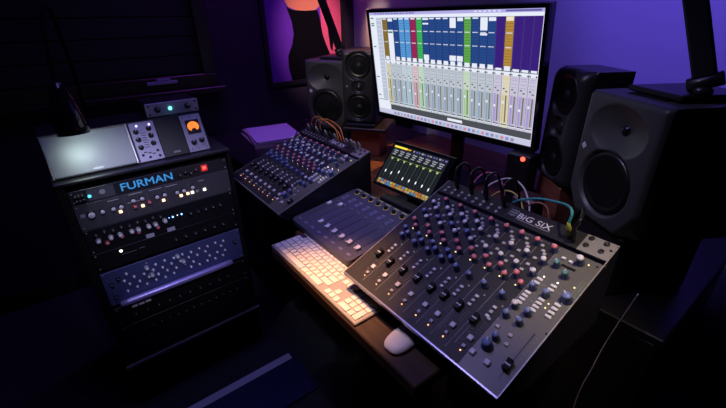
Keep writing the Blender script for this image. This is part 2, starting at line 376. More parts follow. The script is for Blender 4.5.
# ------------------------------------------------------------------ fader control surface
t = thing('fader_controller', (-1.039, .479, DZ), (0, 0, 0), 'dark slim control surface with eight short faders between the two mixers', 'controller')
tl = R(6.9); W, D = .326, .278
pf = Matrix.Translation((0, 0, H-.599-DZ)) @ Matrix.Rotation(tl, 4, 'X')
surf = mat('slate_controller', (.060, .060, .10), .45, noise=.1, scale=200)
poly = []
for cx, cy, a0 in ((W-.016, .016, -90), (W-.016, D-.016, 0), (.016, D-.016, 90), (.016, .016, 180)):
    for k in range(5): a = R(a0+k*22.5); poly.append((cx+.016*math.cos(a), cy+.016*math.sin(a)))
G().prism(poly, -.020, 0, surf, 'z', M=pf).build('housing', t)
g = G()
for x in (.03, W-.05): g.box((x, .19, .0), (x+.02, .22, .030), M_rubber)
g.build('feet', t)
CX = [.024+.0395*k for k in range(8)]
g = G()
for x in CX:
    g.rect(x-.001, .048, x+.001, .160, .0004, M_screen_off, M=pf)
    for k in range(9): g.rect(x+.012, .055+k*.0125, x+.0145, .0555+k*.0125, .0004, mat('violet_print', (.40, .38, .70), .5), M=pf)
    for yy in (.175, .192, .21): g.rect(x-.006, yy, x+.008, yy+.0012, .0004, mat('violet_print', (.40, .38, .70), .5), M=pf)
g.build('panel_print', t)
fc = fader_mesh(.0145, .017, .010, mat('pale_fader_plastic', (.62, .62, .72), .3), M_white)
for x, y in zip(CX, [.139, .158, .0555, .0545, .054, .0542, .0538, .0536]): place('fader_cap', fc, t, pf @ Vector((x, y, .001)), (tl, 0, 0))
kb = knob_mesh(.0070, .013, M_blackcap, M_blackcap)
ringm = G().lathe([(.0088, 0), (.0088, .0008), (.0078, .001)], mat('amber_ring', (.5, .3, .05), .4, em=(1, .6, .12), es=.35), 16).mesh('knob_ring')
for x in CX:
    place('knob', kb, t, pf @ Vector((x+.010, .252, 0)), (tl, 0, random.uniform(-1, 1))); place('knob_ring', ringm, t, pf @ Vector((x+.010, .252, .0002)), (tl, 0, 0))
bb = G().box((-.0085, -.0045, 0), (.0085, .0045, .002), mat('slate_button', (.16, .16, .27), .4), .001).mesh('button')
for x in CX:
    for y in (.0215, .200, .218): place('button', bb, t, pf @ Vector((x, y, 0)), (tl, 0, 0))
g = G()
for x in CX: g.box((x-.012, .2685, 0), (x+.012, .2755, .0008), mat('scribble_strip', (.02, .02, .02), .3, em=(.35, .35, .3), es=.25), M=pf)
g.build('scribble_strips', t)

# ------------------------------------------------------------------ tablet on the controller's rear
t = thing('tablet', (-.998, .804, H-.538), (R(48.8), 0, R(3.9)), 'tablet showing a small mixer screen, propped behind the fader controller', 'tablet')
G().box((-.006, -.008, -.008), (.266, .170, 0), M_gloss, .002).build('body', t)
g = G(); g.rect(.002, .000, .246, .156, .0004, glow('tablet_dark', (.012, .014, .02), 1)); z = .0007
g.rect(.006, .1455, .066, .1525, z, glow('tablet_yellow', (1, .8, .06), 1.1)); g.rect(.066, .1465, .084, .1515, z, glow('tablet_orange', (1, .42, .03), .8))
for k in range(12): g.rect(.096+k*.0125, .1455, .102+k*.0125+.003*(k % 2), .1515, z, glow('tablet_'+['grey', 'blue', 'lilac'][k % 3], [(.5, .5, .55), (.12, .18, .5), (.3, .2, .5)][k % 3], .7))
for k in range(8):
    x = .009 + k*.0293
    g.rect(x-.0005, .022, x, .143, z, glow('tablet_line', (.08, .09, .1), 1))
    for j in range(3): g.rect(x+.004+.003*(j % 2), .118+j*.0075, x+.02+.002*j, .122+j*.0075, z, glow('tablet_grey', (.5, .5, .55), .7))
    for j in range(3): g.rect(x+.006, .130+j*.004, x+.012, .132+j*.004, z, glow('tablet_blue', (.12, .18, .5), .7))
    g.rect(x+.003, .1065, x+.026, .1075, z, glow('tablet_green', (.35, .65, .1), .8))
    g.rect(x+.010, .099, x+.018, .1055, z, glow('tablet_lime', (.65, .8, .3), .7))
    g.rect(x+.0135, .03, x+.0145, .098, z, glow('tablet_green_dim', (.12, .25, .08), .8))
    y = [.052, .050, .062, .044, .045, .046, .044, .040][k]
    g.rect(x+.0115, y-.005, x+.0165, y+.005, z+.0002, glow('tablet_white', (.9, .9, 1), 1.1))
    cs = [(.8, .5, .12), (.75, .2, .12), (.8, .65, .3), (.12, .3, .65), (.2, .4, .7), (.85, .45, .06), (.8, .3, .06), (.7, .55, .15)]
    for j in range(3): g.rect(x+.001+j*.0095, .003, x+.0092+j*.0095, .0105, z, glow('tablet_tile_%d' % ((k*2+j) % 8), cs[(k*2+j) % 8], .6))
    for j in range(2): g.rect(x+.001+j*.014, .0115, x+.0135+j*.014, .0195, z, glow('tablet_tile_%d' % ((k+j*3) % 8), cs[(k+j*3) % 8], .6))
g.build('screen', t)
t2 = thing('tablet_dock', (-.86, .88, DZ), (0, 0, R(3.9)), 'black stand behind the fader controller that props up the tablet', 'stand')
G().box((-.12, -.03, 0), (.12, .10, .012), M_black, .003).build('base', t2)
G().prism([(-.01, .012), (.09, .012), (.075, .155), (.07, .155)], -.04, .04, M_black, 'x').build('back_support', t2)
G().box((-.11, -.075, .012), (.11, -.03, .045), M_black, .004).build('front_lip', t2)

# ------------------------------------------------------------------ keyboard and mouse
t = thing('computer_keyboard', (-.962, .368, DZ), (0, 0, R(.3)), 'slim white full size keyboard on the front ledge of the desk', 'keyboard')
G().box((0, 0, .001), (.430, .114, .0085), M_keybase, .002).build('base', t)
u = .019; kw = .0163; rows = []
x0 = .008; yb = .0075
def row(y, ws, h_=kw, x=x0, arr=rows):
    for w_ in ws:
        if w_ > 0: arr.append((x, y, x+w_*u-(u-kw), y+h_))
        x += abs(w_)*u
row(yb, [1.25, 1.05, 1.3, 4.95, 1.3, 1.05, 1.25+1.45])
row(yb+u, [2.25]+[1]*10+[2.35]); row(yb+2*u, [1.75]+[1]*11+[1.85]); row(yb+3*u, [1.5]+[1]*12+[1.1]); row(yb+4*u, [1]*13+[1.6]); row(yb+5*u+.001, [1.04]*14, .009)
cx = x0+14.6*u+.006
for j, rr in enumerate([[1, 1, 1], [-1, 1], [], [1, 1, 1], [1, 1, 1], [1, 1, 1]]): row(yb+j*u+(.001 if j == 5 else 0), rr, kw if j < 5 else .009, cx)
nx = cx+3*u+.006
for j, rr in enumerate([[2, 1], [1]*3, [1]*4, [1]*4, [1]*4, [1]*4]): row(yb+j*u+(.001 if j == 5 else 0), rr, kw if j < 5 else .009, nx)
rows.append((nx+3*u, yb, nx+3*u+kw, yb+u+kw))
sc = .421/(nx+3*u+kw)
for n_, (a, b, c_, d_) in enumerate(rows[:]):
    k = G().box((a*sc, b, .0085), (c_*sc, d_, .0112), M_key, .0008)
    if n_ < 99: k.build('key', t)
    else:
        o = k.build('key', t)
G().box((.003, .0935, .0112), (.034, .1095, .0116), mat('keyboard_sticker', (.05, .04, .045), .5)).build('sticker', t)
t = thing('computer_mouse', (-.436, .437, DZ), (0, 0, R(6)), 'low white computer mouse on the wood ledge in front of the right mixer', 'mouse')
g = G(); n = 28; K_ = 8; vs = []; fs = []
for j in range(K_+1):
    f = j/K_; r = math.cos(f*PI/2)**.55 if j < K_ else 0
    z = .004+.016*math.sin(f*PI/2)**.9
    for i in range(n):
        a = 2*PI*i/n; ex = .7
        cxx = math.copysign(abs(math.cos(a))**ex, math.cos(a)); cyy = math.copysign(abs(math.sin(a))**ex, math.sin(a))
        vs.append((.029*r*cxx, .056*r*cyy, z))
for j in range(K_):
    for i in range(n): fs.append([j*n+i, j*n+(i+1) % n, (j+1)*n+(i+1) % n, (j+1)*n+i])
fs.append(list(range(n))[::-1])
g.add(vs, fs, M_key, True).build('shell', t)
G().lathe([(.026, 0), (.026, .0045)], M_alu_d, 24, Matrix.Diagonal((1, 1.85, 1, 1))).build('underside', t)

# ------------------------------------------------------------------ monitor
t = thing('computer_monitor', (-1.296, 1.074, H-.375), (R(98.7), 0, R(2.9)), 'large widescreen monitor on the desk showing a bright multitrack mixer window', 'monitor')
SW, SH = .700, .393
g = G(); g.box((-.012, -.020, -.035), (SW+.012, SH+.011, -.003), M_gloss, .003); g.build('housing', t)
g = G()
for a, b in [((-.012, -.020, -.003), (SW+.012, -.0, .002)), ((-.012, SH, -.003), (SW+.012, SH+.011, .002)), ((-.012, 0, -.003), (0, SH, .002)), ((SW, 0, -.003), (SW+.012, SH, .002))]: g.box(a, b, M_gloss)
g.build('bezel', t)
S = 1.0
def E(n_, c, s=S): return glow('screen_'+n_, c, s)
g = G(); q = [0]
def rc(x0, y0, x1, y1, m, l=1): g.rect(x0/1000, y0/1000, x1/1000, y1/1000, -.0024+l*.0002, m)
wht = E('white', (.80, .84, .95)); lav = E('lavender', (.45, .42, .80)); blk = E('black', (.015, .016, .03))
rc(0, 0, 700, 393, wht, 0)
rc(0, 383.5, 700, 393, lav)
for k in range(14): rc(30+k*15, 386.5, 38+k*15+(k*7 % 5), 390, E('menu_text', (.12, .10, .35)), 2)
for k in range(6): rc(480+k*16, 386.5, 488+k*16, 390, wht, 2)
rc(585, 386, 690, 390.5, E('menu_text', (.12, .10, .35)), 2)
rc(35, 62, 64, 374, E('list_grey', (.50, .55, .68))); rc(65.5, 50, 67.5, 376, E('pale_grey', (.68, .72, .8)), 1)
for k in range(18): rc(38, 364-k*15, 60, 365.5-k*15, wht, 2)
for y in (371, 352, 345, 268, 150, 75): rc(6, y, 22, y+4, E('dark_green', (.05, .22, .10)), 2)
rc(8, 58, 60, 60, blk, 2)
cols = dict(o=(.27, .17, .03), n=(.02, .07, .27), s=(.10, .34, .72), c=(.36, .02, .10), g=(.05, .48, .10), l=(.12, .40, .07), p=(.045, .015, .21), O=(.48, .26, .04))
tint = dict(o=(.62, .58, .34), n=(.36, .46, .60), s=(.42, .60, .74), c=(.72, .38, .46), g=(.42, .74, .48), l=(.46, .72, .40), p=(.50, .42, .74), O=(.80, .68, .38))
seq = 'onnsscgnnnnnnlnnnpOppp'
pit = 28.75
for i, c in enumerate(seq):
    x0 = 68 + i*pit; x1 = min(x0+pit, 698); m = E('clip_'+c, cols[c], .95)
    rc(x0, 228, x1, 374, E('clip_p', cols['p'], .95) if c in 'pO' else E('gap_navy', (.01, .02, .10)))
    rc(x0+1.5, 232 if c not in 'p' else 240, x1-1.5, 374, m, 2)
    if c not in 'p':
        for y in (330, 290): rc(x0+4, y-1.2, x1-5, y+1.2, wht, 3)
        rc(x0+4, 368, x1-5, 372, wht, 3)
        for k in range(16): rc(x0+2, 240+k*8.2, x1-2, 240.7+k*8.2, E('dark_line', (.01, .02, .08)), 3)
        rc(x0+5, 228, x1-5, 238, wht, 4)
    else: rc(x0, 232, x0+.8, 374, E('violet_line', (.09, .05, .32)), 3)
    if c in 'O': rc(x0+3, 362, x1-3, 373, E('cream', (.85, .78, .6)), 4)
    # plug in rows
    rc(x0+1, 222, x1-1, 228, blk, 2); rc(x0+4, 224, x1-4, 231, wht, 3)
    rc(x0+1, 212, x1-1, 216, blk, 2); rc(x0+5, 211, x1-6, 218, wht, 3)
    tc_ = tuple(min(1, v*1.0) for v in tint[c]); tm = E('tint_'+c, tc_, .9); tl_ = E('tintlight_'+c, tuple(.45*v+.42 for v in tc_), .9)
    rc(x0+.8, 52, x1-.8, 211, tl_, 2)
    for y in (203, 197, 186, 176): rc(x0+4, y, x1-5, y+2.2, tm, 3)
    for y, dx in ((168, 4), (160, 13)): rc(x0+dx, y, x0+dx+7, y+4, E('mid_grey', (.10, .12, .18)), 3)
    rc(x0+1.5, 58, x0+13, 152, tm, 3); rc(x0+14.5, 62, x0+19.5, 150, E('meter_dark', tuple(.28*v for v in tc_)), 4)
    rc(x0+20.5, 62, x0+25, 150, tm, 3)
    rc(x0+6.7, 64, x0+7.5, 148, E('mid_grey', (.10, .12, .18)), 4)
    fy = 105 + ((i*37) % 23); rc(x0+4, fy-4, x0+10.5, fy+4, wht, 5)
    rc(x0+3, 53, x1-4, 56, blk, 4); rc(x0+1, 44, x1-1, 50, tl_, 3)
    rc(x1-.9, 44, x1+.5, 374, E('rule', (.04, .05, .12)), 6)
def blob(x, y, X, Y): rc(x, y, X, Y, wht, 7)
blob(97, 214, 125, 333); rc(99, 322, 122, 328, E('dark_green', (.05, .22, .10)), 8)
blob(272, 352, 298, 357); blob(272, 366, 298, 372); blob(272, 236, 296, 254); rc(275, 246, 290, 252, wht, 8)
blob(388, 342, 412, 372); blob(386, 240, 412, 257); blob(416, 240, 440, 257); blob(418, 362, 440, 372)
blob(503, 336, 528, 372); blob(503, 322, 528, 328); blob(532, 362, 556, 372); blob(100, 362, 124, 372)
rc(75, 21, 697, 44, E('band_grey', (.075, .08, .095)), 3)
rc(372, 27, 438, 37, wht, 4); rc(120, 44, 214, 49, E('tintlight_s', (.6, .7, .8)), 5)
rc(0, 0, 700, 19.5, E('dock', (.58, .58, .78)), 3)
for k in range(30):
    cc = [(.25, .32, .7), (.70, .28, .35), (.8, .8, .9), (.3, .5, .7), (.75, .55, .4), (.3, .3, .4), (.45, .38, .75)][(k*5+k//4) % 7]
    rc(92+k*18.5, 4, 104+k*18.5, 14, E('icon_%d' % ((k*5+k//4) % 7), cc, .9), 4)
rc(697, 20, 700, 378, wht, 8)
g.build('screen', t)
mb = thing('monitor_stand', (-1.0, 1.22, DZ), (0, 0, R(2.9)), 'glossy black stand on the desk carrying the large monitor', 'stand')
G().box((-.14, -.12, 0), (.14, .10, .012), M_gloss, .003).build('base', mb)
G().box((-.03, .03, .012), (.03, .05, .40), M_gloss, .004).build('column', mb)
G().box((-.05, -.112, .36), (.05, .02, .44), M_gloss, .004).build('bracket', mb)

# ------------------------------------------------------------------ loudspeakers
def baffle(W, Hh, fn, mats, nx=64, nz=96, cham=.012, depth=.27):
    """front face is a height field facing -Y with rounded edges, closed by a box behind"""
    vs = []; fs = []; 
    for j in range(nz+1):
        for i in range(nx+1):
            x = -W/2 + W*i/nx; z = Hh*j/nz
            e = min(x+W/2, W/2-x); e2 = min(z, Hh-z); dd = 0
            if e < cham: dd += cham - math.sqrt(max(0, cham**2-(cham-e)**2))
            if e2 < cham: dd += cham - math.sqrt(max(0, cham**2-(cham-e2)**2))
            vs.append((x, min(dd, cham*1.2) + fn(x, z), z))
    g = G(); n1 = nx+1
    for j in range(nz):
        for i in range(nx): fs.append([j*n1+i, j*n1+i+1, (j+1)*n1+i+1, (j+1)*n1+i])
    g.add(vs, fs, mats, True)
    # sides
    idx = [i for i in range(n1)] + [j*n1+nx for j in range(1, nz+1)] + [nz*n1+i for i in range(nx-1, -1, -1)] + [j*n1 for j in range(nz-1, 0, -1)]
    ring = [vs[i] for i in idx]; m_ = len(ring)
    bk = [(x, depth, z) for x, y, z in ring]
    g.add(ring+bk, [[k, k+m_, (k+1) % m_+m_, (k+1) % m_] for k in range(m_)] + [[m_+k for k in range(m_)]], mats)
    return g
FX = Matrix.Rotation(PI/2, 4, 'X')       # lathe axis z -> -Y
def on_front(x, y, z): return Matrix.Translation((x, y, z)) @ FX
def studio_monitor(p, yaw, label, W=.225, Hh=.345, D=.27):
    t = thing('studio_speaker', p, (0, 0, R(yaw)), label, 'speaker', 'pair of two way studio speakers')
    K = Hh/.345; wz, wr, tz = .118*K, .088*K, .262*K; SK = Matrix.Scale(K, 4)
    def fn(x, z):
        d = 0
        r = math.hypot(x, z-wz)
        if r < wr+.006*K: d = .010*min(1, (wr+.006*K-r)/.006)
        a = math.hypot(x/(.098*K), (z-tz)/(.066*K))
        if a < 1: d = max(d, .026*(1-a)**.75*1.0 if a > .14 else .026)
        # lower corners are chamfered away
        c = abs(x)/(W/2) + max(0, (.085*K-z))/(.085*K)*.42
        if c > 1: d = max(d, (c-1)*.10)
        return d
    baffle(W, Hh, fn, M_spk, depth=D).build('cabinet', t)
    G().lathe([(.086, .0), (.084, .005), (.077, .009), (.070, .005), (.066, .003)], M_rubber, 48, on_front(0, .0105, wz) @ SK).build('woofer_surround', t); ws_ = C.objects[-1]
    G().lathe([(.0665, .003), (.045, -.004), (.028, -.012), (.026, -.010), (.018, -.004), (0, -.002)], M_cone, 48, on_front(0, .0105, wz) @ SK).build('woofer_cone', ws_)
    G().lathe([(.0175, .0), (.017, .003), (.014, .004), (.0125, .006), (.009, .010), (.004, .0122), (0, .0125)], M_gloss, 32, on_front(0, .0262, tz) @ SK).build('tweeter', t)
    s = .0105; Mx = Matrix.Translation((-W/2+.028*K, -.0004, .196*K)) @ FX @ SK
    g = G(); g.add([(0, -s, 0), (s*.95, 0, 0), (0, s, 0), (-s*.95, 0, 0)], [(0, 1, 2, 3)], M_white, M=Mx)
    for k in (-1, 0, 1): g.rect(-.0045, -.0007+k*.0034, .0045, .0007+k*.0034, .0002, M_print, M=Mx)
    g.build('diamond_badge', t)
    G().box((-.055*K, .055*K, Hh), (.055*K, .20*K, Hh+.003), M_rubber).build('top_pad', t)
    return t
def slim_monitor(p, yaw, label, W=.165, Hh=.33, D=.20, ch=.022):
    t = thing('slim_speaker', p, (0, 0, R(yaw)), label, 'speaker', 'pair of slim three driver speakers')
    ws = [(.075, .058), (.262, .058)]; tz = .168
    def fn(x, z):
        d = 0
        for zz, r0 in ws:
            r = math.hypot(x, z-zz)
            if r < r0+.008: d = max(d, .014*min(1, (r0+.008-r)/.010))
        r = math.hypot(x, z-tz)
        if r < .036: d = max(d, .014*min(1, (.036-r)/.014))
        return d
    baffle(W, Hh, fn, M_spk2, cham=ch, depth=D, nx=56, nz=104).build('cabinet', t)
    for zz, r0 in ws:
        G().lathe([(r0-.002, -.001), (r0-.005, .005), (r0-.011, .007), (r0-.017, .002)], M_rubber, 40, on_front(0, .0145, zz)).build('woofer_surround', t); ws_ = C.objects[-1]
        G().lathe([(r0-.016, .002), (.030, -.003), (.019, -.006), (.018, -.002), (.012, .004), (0, .0065)], M_cone, 40, on_front(0, .0145, zz)).build('woofer_cone', ws_)
    G().lathe([(.021, -.001), (.019, .003), (.013, .006), (.010, .009), (0, .012)], M_satin, 28, on_front(0, .0145, tz)).build('tweeter', t)
    g = G(); Mx = Matrix.Translation((-W/2+.027, -.0006, tz+.004)) @ FX
    for k in range(4):
        a = k*PI/4; g.add([(math.cos(a)*.005, math.sin(a)*.005, 0), (math.cos(a+PI/2)*.0011, math.sin(a+PI/2)*.0011, 0), (-math.cos(a)*.005, -math.sin(a)*.005, 0), (math.cos(a-PI/2)*.0011, math.sin(a-PI/2)*.0011, 0)], [(0, 1, 2, 3)], M_white, M=Mx)
    g.build('star_badge', t)
    return t
def rotp(p, yaw, dx, dy): c, s = math.cos(R(yaw)), math.sin(R(yaw)); return (p[0]+dx*c-dy*s, p[1]+dx*s+dy*c)
# right pair
pR = (-.318, .944); zR = H-.465
studio_monitor((*pR, zR), -30, 'big dark grey studio speaker on the right, directly behind the right mixer', .226, .30, .25)
c = rotp(pR, -30, 0, .125)
o = tag(G().box((-.085, -.11, 0), (.085, .11, zR-DZ), M_black, .006).build('isolation_block', loc=(*c, DZ), rot=(0, 0, R(-30))), 'black isolation block under the big right studio speaker', 'speaker pad')
pQ = rotp((-.603, 1.160), -34, .0825, 0); zQ = H-.468
slim_monitor((*pQ, zQ), -34, 'slim black speaker with rounded edges standing between the monitor and the big right speaker', D=.135, ch=.030)
c = rotp(pQ, -34, 0, .07)
tag(G().box((-.065, -.055, 0), (.065, .055, zQ-DZ), M_woodbox, .004).build('wooden_riser', loc=(*c, DZ), rot=(0, 0, R(-34))), 'wooden riser block under the slim speaker right of the monitor', 'riser')
# left pair
pA = rotp((-1.80, .995), 32, .1125, 0); zA = H-.535
studio_monitor((*pA, zA), 32, 'smaller looking grey studio speaker on the far left, in front of the poster')
c = rotp(pA, 32, 0, .14)
tag(G().box((-.105, -.12, 0), (.105, .12, zA-DZ), M_black, .006).build('isolation_block', loc=(*c, DZ), rot=(0, 0, R(32))), 'black isolation block under the far left studio speaker', 'speaker pad')
pB = rotp((-1.535, 1.038), 36, .0825, 0); zB = H-.463
slim_monitor((*pB, zB), 36, 'slim black speaker with three drivers just left of the monitor')
c = rotp(pB, 36, .01, .085)
sb = thing('speaker_riser', (*c, DZ), (0, 0, R(36)), 'dark plate on a reddish wooden box carrying the slim speaker left of the monitor', 'riser')
G().box((-.06, -.07, 0), (.09, .09, zB-DZ-.030), M_woodbox, .003).build('wooden_box', sb)
G().box((-.083, -.12, zB-DZ-.030), (.13, .11, zB-DZ-.016), M_satin, .003).build('platform', sb)
G().box((-.07, -.10, zB-DZ-.016), (.07, .10, zB-DZ), M_black, .003).build('foot_plate', sb)

# boom arms that stand on the two studio speakers
AD = Vector((-.361, -.248, .899)).normalized()
def boom(p, yaw, label, top, plate=(.17, .16), off=(0, 0), wid=.062, ad=None):
    t = thing('desk_boom_arm', (p[0], p[1], top), (0, 0, R(yaw)), label, 'mic arm', 'black boom arms on the studio speakers')
    G().box((-plate[0]/2, -plate[1]/2, 0), (plate[0]/2, plate[1]/2, .012), M_black, .003).build('base_plate', t)
    ox, oy = off; AX = Vector(ad).normalized() if ad else AD
    G().lathe([(.018, .012), (.018, .022), (.012, .028)], M_satin, 20, Matrix.Translation((ox, oy, 0))).build('swivel', t)
    inv = Matrix.Rotation(-R(yaw), 4, 'Z'); d_ = inv @ AX; v_ = inv @ Vector((-.8, .6, 0))
    x_ = (v_.cross(d_)).cross(d_).normalized(); 
    side = d_.cross(inv @ Vector((ox+p[0], oy+p[1], 0)).normalized()).normalized()
    nrm = side.cross(d_).normalized()
    Mx = Matrix((( side.x, nrm.x, d_.x, ox), (side.y, nrm.y, d_.y, oy), (side.z, nrm.z, d_.z, .036), (0, 0, 0, 1)))
    G().lathe([(.012, -wid*.75), (.014, -wid*.7), (.014, wid*.7), (.012, wid*.75)], M_satin, 20, Mx @ Matrix.Rotation(PI/2, 4, 'Y')).build('hinge', t)
    G().box((-wid/2, -.011, .008), (wid/2, .011, .95), M_black, .004, M=Mx).build('lower_arm', t)
    return t
boom((-.245, 1.062), -33, 'wide black boom arm standing on top of the big right speaker', zR+.3035, (.15, .16), (.062, -.03), .038, (-.38, .02, .92))
boom(rotp(pA, 32, .035, .11), 32, 'thin looking black boom arm crossing the poster on the left studio speaker', zA+.3485, (.15, .15), (.012, -.01), .038, (0, -.39, .92))

# ------------------------------------------------------------------ rack on the left
YR = 91.7
rp = (-1.362, -.083, 0)
def rack_thing(name, label, cat, group=None): return thing(name, rp, (0, 0, R(YR)), label, cat, group)
t = rack_thing('equipment_rack', 'low black equipment rack on the floor at the left, full of audio units', 'rack')
RT = H-.423
mr = mat('rack_black', (.008, .008, .009), .5, noise=.1, spec=.3)
G().box((-.028, -.006, .06), (-.002, .42, RT-.014), mr, .004).build('side_panel', t)
G().box((.485, -.006, .06), (.503, .42, RT-.014), mr, .004).build('side_panel', t)
G().box((-.028, -.010, RT-.014), (.503, .42, RT), mat('rack_lid', (.022, .022, .024), .4, noise=.1), .004).build('top_panel', t)
G().box((-.002, .40, .06), (.485, .42, RT-.014), mr).build('back_panel', t)
G().box((-.028, -.020, .20), (.503, .42, .225), mr, .004).build('bottom_shelf', t)
G().box((-.028, -.028, .216), (.503, -.020, .226), M_alu_d, .001).build('shelf_edge', t)
G().box((-.028, -.006, .03), (.503, .42, .058), mr, .004).build('base', t)
for x, y in ((.03, .04), (.46, .04), (.03, .37), (.46, .37)): G().lathe([(.02, 0), (.02, .03)], M_rubber, 16, Matrix.Translation((x, y, 0))).build('caster', t)
def fp(x0, z0, x1, z1, y, m, g):                                     # a small quad on the unit's face
    g.add([(x0, y, z0), (x1, y, z0), (x1, y, z1), (x0, y, z1)], [(0, 1, 2, 3)], m)
def unit(name, zc0, zc1, face, label, cat, depth=.25):
    t = rack_thing(name, label, cat)
    G().box((.012, .001, zc0+.001), (.470, depth, zc1-.001), M_black).build('chassis', t)
    G().box((.0, -.004, zc0), (.4825, .001, zc1), face, .001).build('faceplate', t)
    g = G()
    for x in (.008, .4745):
        for z in (zc0+.008, zc1-.008): g.lathe([(.003, 0), (.0028, .0012), (0, .0015)], M_alu_d, 8, on_front(x, -.004, z))
    g.build('rack_screws', t); return t
FXr = (PI/2, 0, 0)
def put(name, me, t, x, z, y=-.004): return place(name, me, t, (x, y, z), FXr)
kd = knob_mesh(.0072, .014, M_blackcap, M_whitecap); kw2 = knob_mesh(.0070, .016, mat('chrome_knob', (.6, .6, .62), .3, .4), M_whitecap)
kbig = knob_mesh(.011, .014, M_blackcap, M_whitecap)
kr = knob_mesh(.0065, .013, mat('dull_red_knob', (.30, .05, .06), .4), M_redcap)
lit = lambda m, s=.0095: G().box((-s/2, -s/2, 0), (s/2, s/2, .004), m, .001).mesh('lit_button')
LB = {k: lit(LED[k]) for k in ('warm', 'white', 'blue', 'red', 'yellow')}
# 1 power conditioner
a, b = .878, .9225
t = unit('power_conditioner', a, b, mat('conditioner_face', (.03, .03, .036), .3), 'black power conditioner topmost in the rack with glowing blue lettering and red switch', 'power conditioner')
g = G()
for k, (dx, dz) in enumerate([(0, 0), (.0012, 0), (.0006, .0008)]): text_geo(g, 'FURMAN', .136+dx, a+.011+dz, .155, .025, .0052+k*.0001, glow('blue_lettering', (.05, .30, .75), .9), M=Matrix(((1,0,0,0),(0,0,-1,0),(0,1,0,0),(0,0,0,1))), bold=0)
g.build('lettering', t)
put('power_switch', LB['red'], t, .400, a+.026); 
G().box((.390, -.007, a+.014), (.411, -.004, a+.036), mat('red_rocker', (.3, .02, .02), .3, em=(1, .04, .04), es=.6), .001).build('rocker', t)
g = G(); fp(.045, a+.004, .118, b-.004, -.0045, mat('meter_grey', (.10, .10, .13), .4), g); g.build('badge_plate', t)
G().lathe([(.0050, 0), (.0050, .003), (0, .004)], glow('teal_dim', (.1, .7, .75), 1.5), 16, on_front(.050, -.004, a+.020)).build('indicator_light', t)
g = G(); g.lathe([(.0085, .0008), (.0070, .0008)], M_white, 20, on_front(.085, -.0045, a+.025)); fp(.081, a+.0235, .089, a+.0265, -.006, M_white, g); g.build('round_emblem', t)
for k in range(6): put('knob', KN['black'], t, .015+.009*(k % 3), a+.014+.014*(k//3))
for k in range(4): put('knob', KN['black'], t, .315+.018*k, a+.018+.008*(k % 2))
# 2 processor
a, b = .789, .8765
t = unit('stereo_processor', a, b, mat('processor_face', (.085, .085, .10), .4, .1, noise=.1), 'grey two row processor below the blue lettering with a row of warm lit square buttons', 'audio processor')
put('knob', kbig, t, .038, a+.050); put('knob', kd, t, .068, a+.052)
for x, z in [(.098, .052), (.120, .052), (.158, .062), (.184, .062), (.228, .054), (.252, .055), (.292, .052), (.315, .052), (.345, .056)]: put('knob', kd, t, x, a+z)
for x, z in [(.156, .040), (.200, .042)]: put('knob', kr, t, x+.002, a+z)
for x, z, c_ in [(.115, .034, 'warm'), (.181, .034, 'warm'), (.246, .034, 'warm'), (.304, .034, 'warm'), (.327, .035, 'warm'), (.343, .035, 'white'), (.386, .034, 'white')]: put('lit_button', LB[c_], t, x, a+z)
put('button', lit(mat('grey_lit', (.4, .4, .45), .4)), t, .3605, a+.035)
g = G(); fp(.010, a+.045, .022, a+.057, -.0046, mat('pale_logo', (.35, .35, .45), .5), g); g.build('printed_emblem', t)
g = G()
for x0, x1, z in [(.09, .12, .078), (.15, .19, .082), (.21, .25, .080), (.262, .30, .079), (.14, .18, .055), (.37, .39, .07)]: g = G(); fp(x0, a+z-.001, x1, a+z+.001, -.0046, M_white, g); g.build('printed_caption', t)
g = G()
for x in (.135, .20, .258, .335): fp(x, a+.01, x+.0006, b-.006, -.0046, M_print, g)
g.build('printing', t)
# 3 dark two row unit
a, b = .7005, .7875
t = unit('dark_compressor', a, b, mat('dark_face', (.012, .012, .015), .35), 'black rack unit with bright round knobs and tiny blue lights under the grey processor', 'compressor')
for x, z in [(.031, .045), (.066, .045), (.093, .045), (.127, .045), (.147, .045), (.179, .045), (.201, .045), (.232, .048)]: put('knob', kw2, t, x, a+z)
for x, z in [(.052, .030), (.096, .038), (.146, .036), (.205, .032)]: put('knob', kr, t, x, a+z)
for k in range(9): put('knob', KN['black'], t, .03+k*.024, a+.066+.004*(k % 2))
for x, z, c_ in [(.248, .052, 'blue'), (.260, .052, 'blue'), (.276, .053, 'white'), (.290, .053, 'blue'), (.08, .060, 'green'), (.124, .060, 'orange'), (.176, .060, 'yellow')]: put('indicator_light', LM[c_], t, x, a+z)
put('lit_button', lit(LED['blue'], .005), t, .260, a+.052); put('lit_button', lit(LED['blue'], .005), t, .290, a+.053)
for k in range(5): put('knob', KN['black'], t, .32+k*.027, a+.045)
for x in (.163, .232):
    g = G(); fp(x, a-.000, x+.026, a+.015, -.0046, mat('pale_logo2', (.5, .5, .62), .5), g); g.build('pale_badge', t)
# 4 thin unit
a, b = .633, .699
t = unit('black_preamp_unit', a, b, mat('dark_face2', (.010, .010, .012), .35), 'plain black rack unit with one white light directly above the blue panel', 'rack unit')
G().lathe([(.0045, 0), (.0045, .002), (0, .004)], LED['white'], 14, on_front(.080, -.004, a+.052)).build('indicator_light', t)
for q0, q1, dz in ((.080, .125, .037), (.132, .15, .040)): g = G(); fp(q0, a+dz, q1, a+dz+.0014, -.0046, M_print, g); g.build('printed_line', t)
for k in range(6): put('knob', KN['black'], t, .25+k*.035, a+.030)
